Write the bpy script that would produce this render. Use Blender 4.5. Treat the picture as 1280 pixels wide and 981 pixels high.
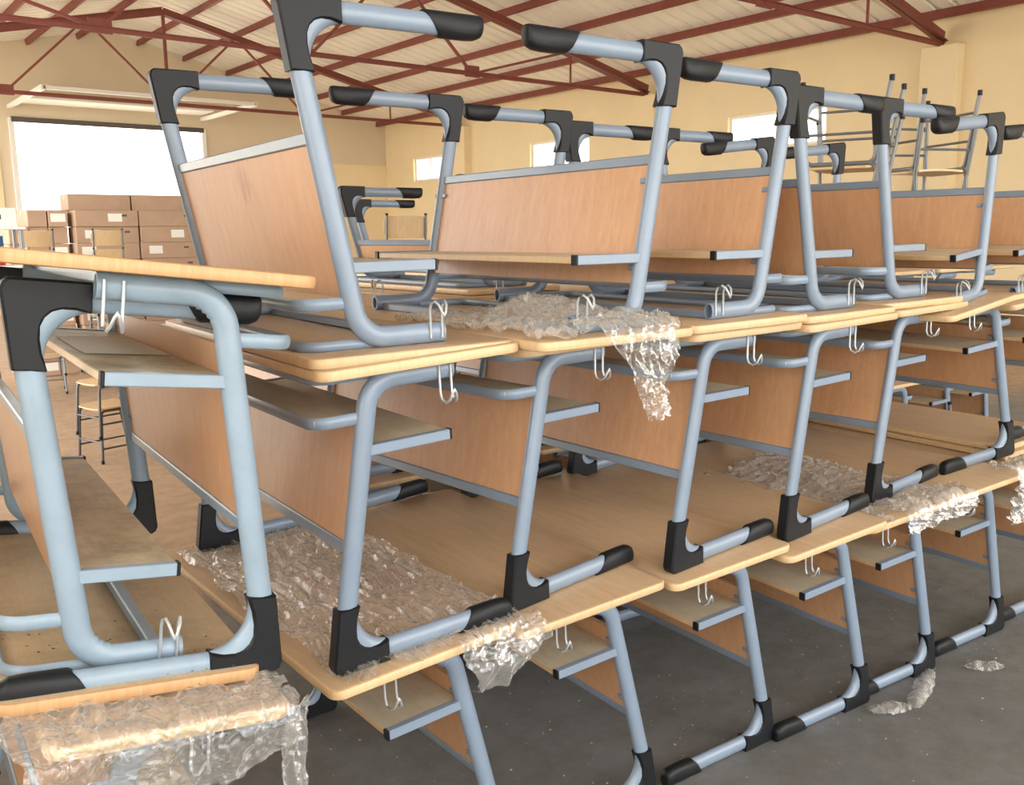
import bpy, math, random
from mathutils import Vector, Matrix, noise
random.seed(7)
R = math.radians
for o in list(bpy.data.objects): bpy.data.objects.remove(o)
SC = bpy.context.scene
COL = SC.collection

# ------------------------------------------------------------------ camera
# world axes follow the hall: X along the row of desks, Y along the hall, Z up
CAM_H, YAW, PITCH, ROLL, FPX = 1.792, R(38.183), -0.170, -0.011, 1151.4
f0 = Vector((math.sin(YAW), math.cos(YAW), 0)); r0 = Vector((math.cos(YAW), -math.sin(YAW), 0))
fw = f0*math.cos(PITCH) + Vector((0, 0, math.sin(PITCH)))
up0 = r0.cross(fw)
cr, sr = math.cos(ROLL), math.sin(ROLL)
cr_ = r0*cr + up0*sr; cu_ = -r0*sr + up0*cr
cam = bpy.data.cameras.new('camera'); camo = bpy.data.objects.new('camera', cam); COL.objects.link(camo)
cam.sensor_fit = 'HORIZONTAL'; cam.sensor_width = 36; cam.lens = FPX/1280*36; cam.clip_start = .02; cam.clip_end = 300
camo.matrix_world = Matrix(((cr_.x, cu_.x, -fw.x, 0), (cr_.y, cu_.y, -fw.y, 0), (cr_.z, cu_.z, -fw.z, CAM_H), (0, 0, 0, 1)))
SC.camera = camo

# ------------------------------------------------------------------ world light: bright overcast sky
W = bpy.data.worlds.new('overcast'); SC.world = W; W.use_nodes = True
W.node_tree.nodes['Background'].inputs[0].default_value = (1.0, .985, .955, 1)
W.node_tree.nodes['Background'].inputs[1].default_value = 3.0
SC.view_settings.view_transform = 'Standard'; SC.view_settings.look = 'None'
SC.view_settings.gamma = 1; SC.view_settings.use_curve_mapping = False
SC.view_settings.exposure = 0.85

# ------------------------------------------------------------------ materials
def srgb(r, g, b):
    f = lambda c: (c/255/12.92 if c/255 <= .04045 else ((c/255+.055)/1.055)**2.4)
    return (f(r), f(g), f(b), 1)
class NT:
    def __init__(s, name):
        s.m = bpy.data.materials.new(name); s.m.use_nodes = True; s.t = s.m.node_tree
        s.b = s.t.nodes['Principled BSDF']; s.out = s.t.nodes['Material Output']
    def n(s, typ, **kw):
        x = s.t.nodes.new(typ)
        for k, v in kw.items():
            if k in x.inputs: x.inputs[k].default_value = v
            else: setattr(x, k, v)
        return x
    def l(s, a, b): s.t.links.new(a, b)
    def coords(s, scale, rot=(0, 0, 0)):
        tc = s.n('ShaderNodeTexCoord'); mp = s.n('ShaderNodeMapping')
        mp.inputs['Scale'].default_value = scale; mp.inputs['Rotation'].default_value = rot
        s.l(tc.outputs['Object'], mp.inputs['Vector']); return mp.outputs[0]
    def noise(s, vec, scale=5, detail=4, rough=.55, dist=0):
        x = s.n('ShaderNodeTexNoise'); x.inputs['Scale'].default_value = scale; x.inputs['Detail'].default_value = detail
        x.inputs['Roughness'].default_value = rough; x.inputs['Distortion'].default_value = dist
        s.l(vec, x.inputs['Vector']); return x.outputs['Fac']
    def ramp(s, fac, stops):
        x = s.n('ShaderNodeValToRGB'); e = x.color_ramp.elements
        e[0].position, e[0].color = stops[0]; e[1].position, e[1].color = stops[-1]
        for p, c in stops[1:-1]:
            k = e.new(p); k.color = c
        s.l(fac, x.inputs[0]); return x.outputs[0]
    def mix(s, fac, a, b, typ='MIX'):
        x = s.n('ShaderNodeMix', data_type='RGBA', blend_type=typ)
        for v, i in ((fac, 0), (a, 6), (b, 7)):
            if hasattr(v, 'is_linked'): s.l(v, x.inputs[i])
            else: x.inputs[i].default_value = v
        return x.outputs[2]
    def bump(s, h, strength=.2, dist=.01):
        x = s.n('ShaderNodeBump'); x.inputs['Strength'].default_value = strength; x.inputs['Distance'].default_value = dist
        s.l(h, x.inputs['Height']); s.l(x.outputs[0], s.b.inputs['Normal'])
    def set(s, **kw):
        for k, v in kw.items():
            i = s.b.inputs[k.replace('_', ' ')]
            if hasattr(v, 'is_linked'): s.l(v, i)
            else: i.default_value = v
        return s.m
def steel(name, col, dirt=.25, rough=.32, metal=.0):
    t = NT(name); v = t.coords((1, 1, 1))
    f = t.noise(v, 9, 5, .6); c = t.mix(t.ramp(f, [(.45, (0, 0, 0, 1)), (.75, (dirt, dirt, dirt, 1))]), col, tuple(x*.72 for x in col[:3])+(1,))
    rr = t.n('ShaderNodeMapRange'); t.l(t.noise(v, 30, 3), rr.inputs[0]); rr.inputs[3].default_value = rough-.06; rr.inputs[4].default_value = rough+.1
    t.bump(t.noise(v, 220, 2), .05, .002)
    return t.set(Base_Color=c, Roughness=rr.outputs[0], Metallic=metal, Coat_Weight=.25, Coat_Roughness=.15)
def wood(name, a, b, grain=(26, 2.2, 26), rough=.42, dirt=0., fine=.5):
    t = NT(name); v = t.coords(grain)
    f = t.noise(v, 1.6, 6, .62, .6); g = t.noise(v, 9, 3, .5)
    c = t.mix(t.ramp(f, [(.3, (0, 0, 0, 1)), (.7, (1, 1, 1, 1))]), a, b)
    c = t.mix(fine*.35, c, t.ramp(g, [(.3, (.62, .58, .52, 1)), (.6, (1, 1, 1, 1))]), 'MULTIPLY')
    oi = t.n('ShaderNodeObjectInfo'); mr = t.n('ShaderNodeMapRange'); t.l(oi.outputs['Random'], mr.inputs[0]); mr.inputs[3].default_value = .9; mr.inputs[4].default_value = 1.06
    vm = t.n('ShaderNodeVectorMath', operation='SCALE'); t.l(c, vm.inputs[0]); t.l(mr.outputs[0], vm.inputs['Scale']); c = vm.outputs[0]
    if dirt:
        d = t.noise(t.coords((1, 1, 1)), 6, 7, .7)
        c = t.mix(t.ramp(d, [(.42, (0, 0, 0, 1)), (.7, (dirt, dirt, dirt, 1))]), c, srgb(150, 138, 118))
    t.bump(g, .06, .002)
    return t.set(Base_Color=c, Roughness=rough, Coat_Weight=.15, Coat_Roughness=.25)
def plain(name, col, rough=.5, metal=0, noise_amt=.15, scale=20, bump=0):
    t = NT(name); f = t.noise(t.coords((1, 1, 1)), scale, 5)
    c = t.mix(t.ramp(f, [(.35, (0, 0, 0, 1)), (.7, (noise_amt,)*3+(1,))]), col, tuple(x*.6 for x in col[:3])+(1,))
    if bump: t.bump(f, bump, .01)
    return t.set(Base_Color=c, Roughness=rough, Metallic=metal)
M = {}
M['steel'] = steel('powder_coated_steel', srgb(130, 147, 168))
M['steel_old'] = steel('worn_powder_coated_steel', srgb(140, 160, 178), .5, .4)
M['tube'] = steel('chair_tube_steel', srgb(128, 132, 136), .4, .35, .3)
M['tube_dark'] = steel('dark_tube_steel', srgb(92, 92, 92), .4, .35, .3)
M['black'] = plain('black_plastic', srgb(23, 26, 31), .46, 0, .3, 30); M['black'].node_tree.nodes['Principled BSDF'].inputs['Specular IOR Level'].default_value = .32
M['wire'] = plain('zinc_wire', srgb(186, 192, 198), .3, .35, .1)
M['top'] = wood('beech_laminate', srgb(206, 178, 146), srgb(192, 162, 128))
M['edge'] = wood('beech_edge_band', srgb(224, 194, 152), srgb(212, 180, 136), (40, 40, 3), .45)
M['top_old'] = wood('dusty_beech_laminate', srgb(212, 190, 156), srgb(200, 176, 140), (26, 2.2, 26), .6, .8)
M['edge_old'] = wood('worn_edge_band', srgb(210, 168, 122), srgb(196, 150, 104), (40, 40, 3), .5)
M['panel'] = wood('beech_panel', srgb(216, 170, 130), srgb(204, 156, 116), (22, 22, 2), .45)
M['shelf'] = wood('shelf_laminate', srgb(212, 200, 178), srgb(200, 186, 160), (20, 2.5, 20), .5, .3)
M['shelf_old'] = wood('dusty_shelf_laminate', srgb(218, 206, 178), srgb(206, 192, 162), (20, 2.5, 20), .65, .9)
M['redsteel'] = plain('red_oxide_steel', srgb(130, 66, 56), .5, 0, .35, 8)
M['wall'] = plain('cream_wall_paint', srgb(242, 222, 180), .85, 0, .12, 1.2)
M['wall2'] = plain('beige_gable_paint', srgb(222, 208, 182), .85, 0, .15, .8)
M['roof'] = plain('cream_roof_sheet', srgb(250, 247, 238), .6, 0, .1, .7)
M['white'] = plain('white_paint', srgb(235, 235, 232), .5, 0, .05)
M['greydark'] = plain('dark_grey_paint', srgb(84, 78, 76), .6)
M['paper'] = plain('white_paper', srgb(238, 238, 232), .7, 0, .05)
M['blue'] = plain('blue_plastic', srgb(40, 110, 190), .4, 0, .1)
M['red'] = plain('red_plastic', srgb(200, 50, 50), .4, 0, .1)
M['dirt'] = plain('debris', srgb(120, 104, 80), .9, 0, .8, 60)
M['chip'] = plain('pale_chip', srgb(205, 198, 182), .8, 0, .3, 60)
M['bounce_ground'] = plain('pale_bounce_ground', srgb(222, 212, 192), .9, 0, .2, .6)
M['tape'] = plain('brown_tape', srgb(176, 150, 116), .3, 0, .1)
def cardboard():
    t = NT('cardboard'); v = t.coords((1, 1, 1)); f = t.noise(v, 3, 6)
    c = t.mix(t.ramp(f, [(.3, (0, 0, 0, 1)), (.75, (1, 1, 1, 1))]), srgb(186, 158, 134), srgb(168, 140, 118))
    t.bump(t.noise(t.coords((1, 1, 90)), 2, 1), .1, .003); return t.set(Base_Color=c, Roughness=.8)
M['card'] = cardboard()
def floor_mat():
    t = NT('dusty_concrete'); v = t.coords((1, 1, 1))
    a = t.noise(v, .55, 8, .65, .4); b = t.noise(v, 7, 8, .72); d = t.noise(v, 90, 4, .7)
    c = t.mix(t.ramp(a, [(.32, (0, 0, 0, 1)), (.68, (1, 1, 1, 1))]), srgb(108, 110, 113), srgb(126, 126, 125))
    c = t.mix(t.ramp(b, [(.42, (0, 0, 0, 1)), (.72, (.75, .75, .75, 1))]), c, srgb(94, 91, 85))
    c = t.mix(t.ramp(d, [(.6, (0, 0, 0, 1)), (.78, (.5, .5, .5, 1))]), c, srgb(160, 156, 148))
    # lighter brown painted deeper in the hall, for sky light reflected on the floor
    tc = t.n('ShaderNodeTexCoord'); sp = t.n('ShaderNodeSeparateXYZ'); t.l(tc.outputs['Object'], sp.inputs[0])
    mr = t.n('ShaderNodeMapRange'); t.l(sp.outputs['Y'], mr.inputs[0]); mr.inputs[1].default_value = 4.2; mr.inputs[2].default_value = 4.8
    c = t.mix(mr.outputs[0], c, t.mix(t.ramp(b, [(.3, (0, 0, 0, 1)), (.7, (1, 1, 1, 1))]), srgb(176, 150, 124), srgb(150, 124, 100)))
    rr = t.n('ShaderNodeMapRange'); t.l(b, rr.inputs[0]); rr.inputs[3].default_value = .38; rr.inputs[4].default_value = .7
    t.bump(b, .12, .004); return t.set(Base_Color=c, Roughness=rr.outputs[0])
M['floor'] = floor_mat()
def film_mat():
    t = NT('clear_plastic_film'); v = t.coords((1, 1, 1))
    t.bump(t.noise(v, 60, 3, .6, 1.5), .3, .006)
    t.set(Base_Color=(.96, .96, .95, 1), Roughness=.45)
    gl = t.n('ShaderNodeBsdfGlossy'); gl.inputs['Roughness'].default_value = .12; gl.inputs['Color'].default_value = (1, 1, 1, 1)
    t.l(t.b.inputs['Normal'].links[0].from_socket, gl.inputs['Normal'])
    tr = t.n('ShaderNodeBsdfTransparent'); tr.inputs[0].default_value = (.99, .99, .985, 1)
    lw = t.n('ShaderNodeLayerWeight'); lw.inputs['Blend'].default_value = .4
    mf = t.n('ShaderNodeMapRange'); t.l(lw.outputs['Facing'], mf.inputs[0]); mf.inputs[3].default_value = .07; mf.inputs[4].default_value = .55
    mg = t.n('ShaderNodeMapRange'); t.l(lw.outputs['Fresnel'], mg.inputs[0]); mg.inputs[3].default_value = .06; mg.inputs[4].default_value = .4
    m1 = t.n('ShaderNodeMixShader'); t.l(mf.outputs[0], m1.inputs[0]); t.l(tr.outputs[0], m1.inputs[1]); t.l(t.b.outputs[0], m1.inputs[2])
    m2 = t.n('ShaderNodeMixShader'); t.l(mg.outputs[0], m2.inputs[0]); t.l(m1.outputs[0], m2.inputs[1]); t.l(gl.outputs[0], m2.inputs[2])
    t.l(m2.outputs[0], t.out.inputs[0]); return t.m
M['film'] = film_mat()
def glass_mat():
    t = NT('window_glass'); gl = t.n('ShaderNodeBsdfGlossy'); gl.inputs['Roughness'].default_value = .05
    tr = t.n('ShaderNodeBsdfTransparent'); mx = t.n('ShaderNodeMixShader'); mx.inputs[0].default_value = .06
    t.l(tr.outputs[0], mx.inputs[1]); t.l(gl.outputs[0], mx.inputs[2]); t.l(mx.outputs[0], t.out.inputs[0]); return t.m
M['glass'] = glass_mat()

# ------------------------------------------------------------------ mesh helpers
class MB:
    def __init__(s): s.v = []; s.f = []; s.mi = []
    def add(s, vs, fs, mi=0):
        o = len(s.v); s.v += [tuple(x) for x in vs]; s.f += [tuple(i+o for i in q) for q in fs]; s.mi += [mi]*len(fs); return s
    def box(s, x0, x1, y0, y1, z0, z1, mi=0, xf=None):
        vs = [(x, y, z) for z in (z0, z1) for y in (y0, y1) for x in (x0, x1)]
        if xf: vs = [xf(*p) for p in vs]
        return s.add(vs, [(0, 2, 3, 1), (4, 5, 7, 6), (0, 1, 5, 4), (2, 6, 7, 3), (0, 4, 6, 2), (1, 3, 7, 5)], mi)
    def rbox(s, x0, x1, y0, y1, z0, z1, b=.003, mi=0):
        # box with chamfered edges
        vs = []; idx = {}
        for ix, X in enumerate((x0, x1)):
            for iy, Y in enumerate((y0, y1)):
                for iz, Z in enumerate((z0, z1)):
                    dx, dy, dz = (b, -b)[ix], (b, -b)[iy], (b, -b)[iz]
                    for a, p in enumerate(((X, Y+dy, Z+dz), (X+dx, Y, Z+dz), (X+dx, Y+dy, Z))):
                        idx[ix, iy, iz, a] = len(vs); vs.append(p)
        I = lambda *k: idx[k]; fs = []
        for i in (0, 1):
            q = [I(i, 0, 0, 0), I(i, 1, 0, 0), I(i, 1, 1, 0), I(i, 0, 1, 0)]; fs.append(q if i else q[::-1])
            q = [I(0, i, 0, 1), I(1, i, 0, 1), I(1, i, 1, 1), I(0, i, 1, 1)]; fs.append(q[::-1] if i else q)
            q = [I(0, 0, i, 2), I(1, 0, i, 2), I(1, 1, i, 2), I(0, 1, i, 2)]; fs.append(q if i else q[::-1])
        for i in (0, 1):
            for j in (0, 1):
                fs.append([I(i, j, 0, 0), I(i, j, 0, 1), I(i, j, 1, 1), I(i, j, 1, 0)] if (i+j) % 2 else [I(i, j, 0, 0), I(i, j, 1, 0), I(i, j, 1, 1), I(i, j, 0, 1)])
                fs.append([I(i, 0, j, 0), I(i, 1, j, 0), I(i, 1, j, 2), I(i, 0, j, 2)] if (i+j) % 2 == 0 else [I(i, 0, j, 0), I(i, 0, j, 2), I(i, 1, j, 2), I(i, 1, j, 0)])
                fs.append([I(0, i, j, 1), I(1, i, j, 1), I(1, i, j, 2), I(0, i, j, 2)] if (i+j) % 2 else [I(0, i, j, 1), I(0, i, j, 2), I(1, i, j, 2), I(1, i, j, 1)])
        for i in (0, 1):
            for j in (0, 1):
                for k in (0, 1):
                    t = [I(i, j, k, 0), I(i, j, k, 1), I(i, j, k, 2)]; fs.append(t if (i+j+k) % 2 else t[::-1])
        return s.add(vs, fs, mi)
    def tube(s, pts, ra, rb=None, n=10, ref=(0, 1, 0), hollow=False, cap=True, mi=0, crinkle=None):
        # sweep of an ellipse: rb along ref, ra across it
        rb = rb or ra; pts = [Vector(p) for p in pts]; ref = Vector(ref); rings = []; o = len(s.v)
        for i, p in enumerate(pts):
            a = (pts[i+1]-p if i+1 < len(pts) else p-pts[i-1]).normalized()
            b = (p-pts[i-1] if i else pts[1]-p).normalized(); t = (a+b).normalized()
            e2 = ref - t*ref.dot(t)
            if e2.length < 1e-4: e2 = Vector((1, 0, 0)) - t*t.x
            e2.normalize(); e1 = e2.cross(t).normalized()
            k = 1/max(.5, t.dot(a))
            cz = .0018*math.sin((i-crinkle[0])*math.pi/1.5) if crinkle and crinkle[0] <= i <= crinkle[1] else 0
            rings.append([p + e1*(cz*max(0, math.cos(2*math.pi*j/n)) + ra*k*math.cos(2*math.pi*j/n)) + e2*(rb*math.sin(2*math.pi*j/n)) for j in range(n)])
        vs = [v for r in rings for v in r]; fs = []
        for i in range(len(rings)-1):
            for j in range(n):
                k = (j+1) % n; fs.append((i*n+j, i*n+k, (i+1)*n+k, (i+1)*n+j))
        if cap:
            fs.append(tuple(range(n))[::-1])
            if not hollow: fs.append(tuple((len(rings)-1)*n+j for j in range(n)))
        if hollow:
            L = len(rings)-1; d = (pts[-1]-pts[-2]).normalized()
            for q in range(2):
                base = len(vs)
                vs += [pts[-1] + (v-pts[-1])*.84 - d*(0 if q == 0 else .05) for v in rings[-1]]
                pr = L*n if q == 0 else base-n
                for j in range(n):
                    k = (j+1) % n; fs.append((pr+j, pr+k, base+k, base+j))
            fs.append(tuple(base+j for j in range(n)))
        return s.add(vs, fs, mi)
    def prism(s, poly, v0, v1, inset=.004, mi=0):
        # polygon in (u,z) extruded along v with chamfered rims
        n = len(poly); ins = []
        for i in range(n):
            a, b, c = Vector(poly[i-1]), Vector(poly[i]), Vector(poly[(i+1) % n])
            d1 = (b-a).normalized(); d2 = (c-b).normalized(); nn = Vector((-(d1.y+d2.y), d1.x+d2.x))
            if nn.length < 1e-6: nn = Vector((-d1.y, d1.x))
            nn.normalize(); ins.append(b+nn*inset)
        vs = [(p[0], v0, p[1]) for p in ins]+[(p[0], v0+inset, p[1]) for p in poly]+[(p[0], v1-inset, p[1]) for p in poly]+[(p[0], v1, p[1]) for p in ins]
        fs = []
        for k in range(3):
            for i in range(n):
                j = (i+1) % n; fs.append((k*n+i, k*n+j, (k+1)*n+j, (k+1)*n+i))
        fs.append(tuple(range(n))[::-1]); fs.append(tuple(3*n+i for i in range(n)))
        return s.add(vs, fs, mi)
    def mesh(s, name, mats, smooth=None, warp=None):
        me = bpy.data.meshes.new(name)
        vs = [warp(*p) for p in s.v] if warp else s.v
        me.from_pydata(vs, [], s.f); me.update()
        for m in (mats if isinstance(mats, (list, tuple)) else [mats]): me.materials.append(M[m])
        for p, i in zip(me.polygons, s.mi): p.material_index = i
        if smooth is not None:
            for p in me.polygons: p.use_smooth = True
            try: me.set_sharp_from_angle(angle=R(smooth))
            except Exception: pass
        return me
def link(name, data, parent=None, loc=None):
    o = bpy.data.objects.new(name, data); COL.objects.link(o)
    if parent: o.parent = parent
    if loc: o.location = loc
    return o
def tag(o, label=None, cat=None, group=None, kind=None):
    if label: o['label'] = label
    if cat: o['category'] = cat
    if group: o['group'] = group
    if kind: o['kind'] = kind
    return o
def fillet(pts, rad, n=8):
    pts = [Vector(p) for p in pts]; out = [pts[0]]
    for i in range(1, len(pts)-1):
        a, b, c = pts[i-1], pts[i], pts[i+1]; r = rad[i-1] if isinstance(rad, (list, tuple)) else rad
        d1 = (a-b).normalized(); d2 = (c-b).normalized(); ang = d1.angle(d2); t = r/math.tan(ang/2)
        p1, p2 = b+d1*t, b+d2*t; ctr = b+(d1+d2).normalized()*(r/math.sin(ang/2))
        for k in range(n+1):
            w = k/n; q = p1.lerp(p2, w)-ctr
            # spherical interpolation on the arc
            th = (p1-ctr).angle(p2-ctr); q = ((p1-ctr)*math.sin((1-w)*th)+(p2-ctr)*math.sin(w*th))/math.sin(th)
            out.append(ctr+q)
    out.append(pts[-1]); return out

# ------------------------------------------------------------------ the hall
XW, YE, EAVE, RIDGE, SL = 15.0, 25.2, 4.68, 7.1, .228
YN, XL = -7.0, -.8
def struct(name, mb, mats, **k):
    return tag(link(name, mb.mesh(name, mats, **k)), kind='structure')
struct('floor', MB().box(XL, XW+.25, YN, YE+.3, -.2, 0), 'floor')
gd = MB()
for a in ((XL-60, XL, YN-60, YE+60), (XW+.25, XW+60, YN-60, YE+60), (XL, XW+.25, YN-60, YN), (XL, XW+.25, YE+.3, YE+60)): gd.box(*a, -.25, -.03)
struct('ground', gd, 'bounce_ground')  # outdoor ground made pale to bounce daylight up to the ceiling
TRY = (1.3, 7.78, 14.17, 21.05)
# right wall with three high windows
WZ0, WZ1 = 3.36, 4.02
wins = [(22.05, 23.65), (16.1, 18.25), (9.9, 12.1), (3.6, 5.6)]
mb = MB(); t = .25
mb.box(XW, XW+t, YN, YE+t, 0, WZ0); mb.box(XW, XW+t, YN, YE+t, WZ1, 5.22)
ys = [YN]+[y for w in sorted(wins) for y in w]+[YE+t]
for a, b in zip(ys[::2], ys[1::2]): mb.box(XW, XW+t, a, b, WZ0, WZ1)
wr = struct('wall_right', mb, 'wall')
for i, Y in enumerate(TRY):
    pm = MB().rbox(XW-.22, XW+.01, Y-.3, Y+.3, 0, EAVE-.02, .01)
    link('pier', pm.mesh('pier', 'wall'), wr)
for i, (a, b) in enumerate(wins):
    fr = MB(); x0, x1 = XW+.08, XW+.14
    fr.box(x0, x1, a, b, WZ0, WZ0+.05); fr.box(x0, x1, a, b, WZ1-.05, WZ1)
    for y in (a+.025, (a+b)/2, b-.025): fr.box(x0+.002, x1-.002, y-.025, y+.025, WZ0, WZ1)
    w = struct('window_%d' % (i+1), fr, 'white')
    for y0, y1 in ((a+.05, (a+b)/2-.025), ((a+b)/2+.025, b-.05)):
        link('pane', MB().box(XW+.105, XW+.112, y0, y1, WZ0+.05, WZ1-.05).mesh('pane', 'glass'), w)
# left wall beside the viewer: unseen; its openings and open far end laid out to steer daylight
mb = MB(); LWY = 6.0
mb.box(XL-.25, XL, YN, LWY, 0, 1.2); mb.box(XL-.25, XL, YN, LWY, 3.9, 5.2)
for a, b in ((YN, -4.2), (-1.6, -.4), (1.4, LWY)): mb.box(XL-.25, XL, a, b, 1.2, 3.9)
struct('wall_left', mb, 'wall')
# far end wall with the big door opening
DX0, DX1, DZ = 4.72, 9.35, 4.66
def roofz(x): return EAVE+.3+SL*(XW-x if x > RIDGE else (x-(2*RIDGE-XW)))
mb = MB()
for a, b, z0 in ((XL, DX0, 0), (DX0, RIDGE, DZ), (RIDGE, DX1, DZ), (DX1, XW+.25, 0)):
    vs = [(a, YE, z0), (b, YE, z0), (b, YE, roofz(b)+.19), (a, YE, roofz(a)+.19)]; vs += [(x, YE+.25, z) for x, y, z in vs]
    mb.add(vs, [(0, 1, 2, 3), (7, 6, 5, 4), (0, 4, 5, 1), (1, 5, 6, 2), (2, 6, 7, 3), (3, 7, 4, 0)])
we = struct('wall_far', mb, 'wall2')
link('dado', MB().rbox(DX1+.5, XW, YE-.03, YE+.01, 0, 3.9, .005).mesh('dado', 'wall'), we)
link('dado', MB().rbox(XL, DX0-.3, YE-.03, YE+.01, 0, 3.9, .005).mesh('dado', 'wall'), we)
# overhead door: rails, cross bar, raised leaf
d = tag(link('door_1', None), kind='structure'); d.location = (7, YE, 0)
def dpart(name, mb, mat): 
    o = link(name, mb.mesh(name, mat), d); o.location = (-7, -YE, 0); return o
for x in (DX0, DX1):
    dpart('door_rail', MB().rbox(x-.05, x+.05, 21.6, YE, 4.86, 4.96, .01), 'white')
    dpart('door_jamb', MB().rbox(x-.06, x+.06, YE-.08, YE, 0, DZ, .01), 'white')
dpart('door_crossbar', MB().rbox(DX0, DX1, 21.6, 21.7, 4.87, 4.95, .01), 'white')
dpart('door_lintel', MB().rbox(DX0, DX1, YE-.1, YE-.02, DZ-.1, DZ+.02, .01), 'greydark')
dpart('door_leaf', MB().rbox(DX0+.12, DX1-.12, 24.0, YE-.2, 4.98, 5.03, .01), 'white')
# roof sheets with ribs running down the slope
def roof(name, xa, xb):
    mb = MB(); za, zb = roofz(xa)+.14, roofz(xb)+.14; y = YN; prof = []
    while y < YE:
        prof += [(y, 0), (y+.24, 0), (y+.26, .035), (y+.31, .035)]; y += .33
    prof.append((YE+.2, 0)); n = len(prof)
    vs = [(xa, p, za+h) for p, h in prof]+[(xb, p, zb+h) for p, h in prof]
    mb.add(vs, [(i, i+1, n+i+1, n+i) for i in range(n-1)])
    mb.box(xa, xb, YN, YE+.2, 0, .02, xf=lambda x, y, z: (x, y, z+.045+(za if x == xa else zb)))
    return struct(name, mb, 'roof')
cl = roof('ceiling', XW+.4, RIDGE); cl2 = roof('roof', XL-.6, RIDGE)
# purlins
def purlins(xs, par):
    for x in xs:
        z = roofz(x); s = -SL if x > RIDGE else SL
        pm = MB().rbox(-.035, .035, YN, YE, -.0, .135, .006).mesh('purlin', 'redsteel')
        o = link('purlin', pm, par); o.location = (x, 0, z); o.rotation_euler = (0, math.atan(-s), 0)
purlins([14.7, 13.55, 12.4, 11.25, 10.1, 8.95, 7.8], cl); purlins([6.4, 5.25, 4.1, 2.95, 1.8, .65, -.5], cl2)
# trusses
def truss(Y, label):
    r = link('roof_truss', None, loc=(RIDGE, Y, EAVE)); tag(r, label, 'truss', 'red roof trusses')
    XLw = 2*RIDGE-XW
    def bar(name, p, q, w=.06, dbl=True):
        mb = MB(); p = Vector((p[0]-RIDGE, 0, p[1]-EAVE)); q = Vector((q[0]-RIDGE, 0, q[1]-EAVE)); dd = (q-p); L = dd.length; dd.normalize(); nz = Vector((0, 1, 0)).cross(dd)
        for s in ((-1, 1) if dbl else (0,)):
            xf = lambda x, y, z: tuple(p + dd*x + Vector((0, 1, 0))*y + nz*z)
            if dbl:
                mb.box(0, L, s*.012-.004, s*.012+.004, -w, w, xf=xf); mb.box(0, L, min(s*.012, s*(.012+w)), max(s*.012, s*(.012+w)), -w, -w+.01, xf=xf)
            else: mb.box(0, L, -w/2, w/2, -w/2, w/2, xf=xf)
        link(name, mb.mesh(name, 'redsteel'), r)
    top = lambda x: EAVE+.12+SL*(XW-x if x > RIDGE else x-XLw)
    bar('top_chord', (XW-.1, top(XW)), (RIDGE, top(RIDGE)), .08); bar('top_chord', (XLw, top(XLw)), (RIDGE, top(RIDGE)), .08)
    bar('bottom_chord', (XLw, EAVE), (XW-.1, EAVE), .036)
    for s in (-1, 1):
        f = lambda x: RIDGE+s*x
        bn = [3.2]
        for a, b in (((3.2, 0), (5.6, 1)), ((3.2, 0), (1.6, 1)), ((0, 0), (1.6, 1))):
            bar('web', (f(a[0]), EAVE), (f(b[0]), top(f(b[0]))), .045, False)
        bar('hanger', (f(5.6), EAVE), (f(5.6), top(f(5.6))), .03, False)
        link('gusset_plate', MB().rbox(f(3.2)-RIDGE-.16, f(3.2)-RIDGE+.16, -.012, .012, -.06, .14, .002).mesh('gusset_plate', 'redsteel'), r)
    bar('web', (RIDGE, EAVE), (RIDGE, top(RIDGE)), .06, False)
for Y, l in zip(TRY, ('red steel roof truss overhead, nearest to the viewer', 'red steel roof truss ending on the pier at the upper right', 'red steel roof truss in the middle, ending between the two far windows', 'red steel roof truss nearest the open door')): truss(Y, l)

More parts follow.
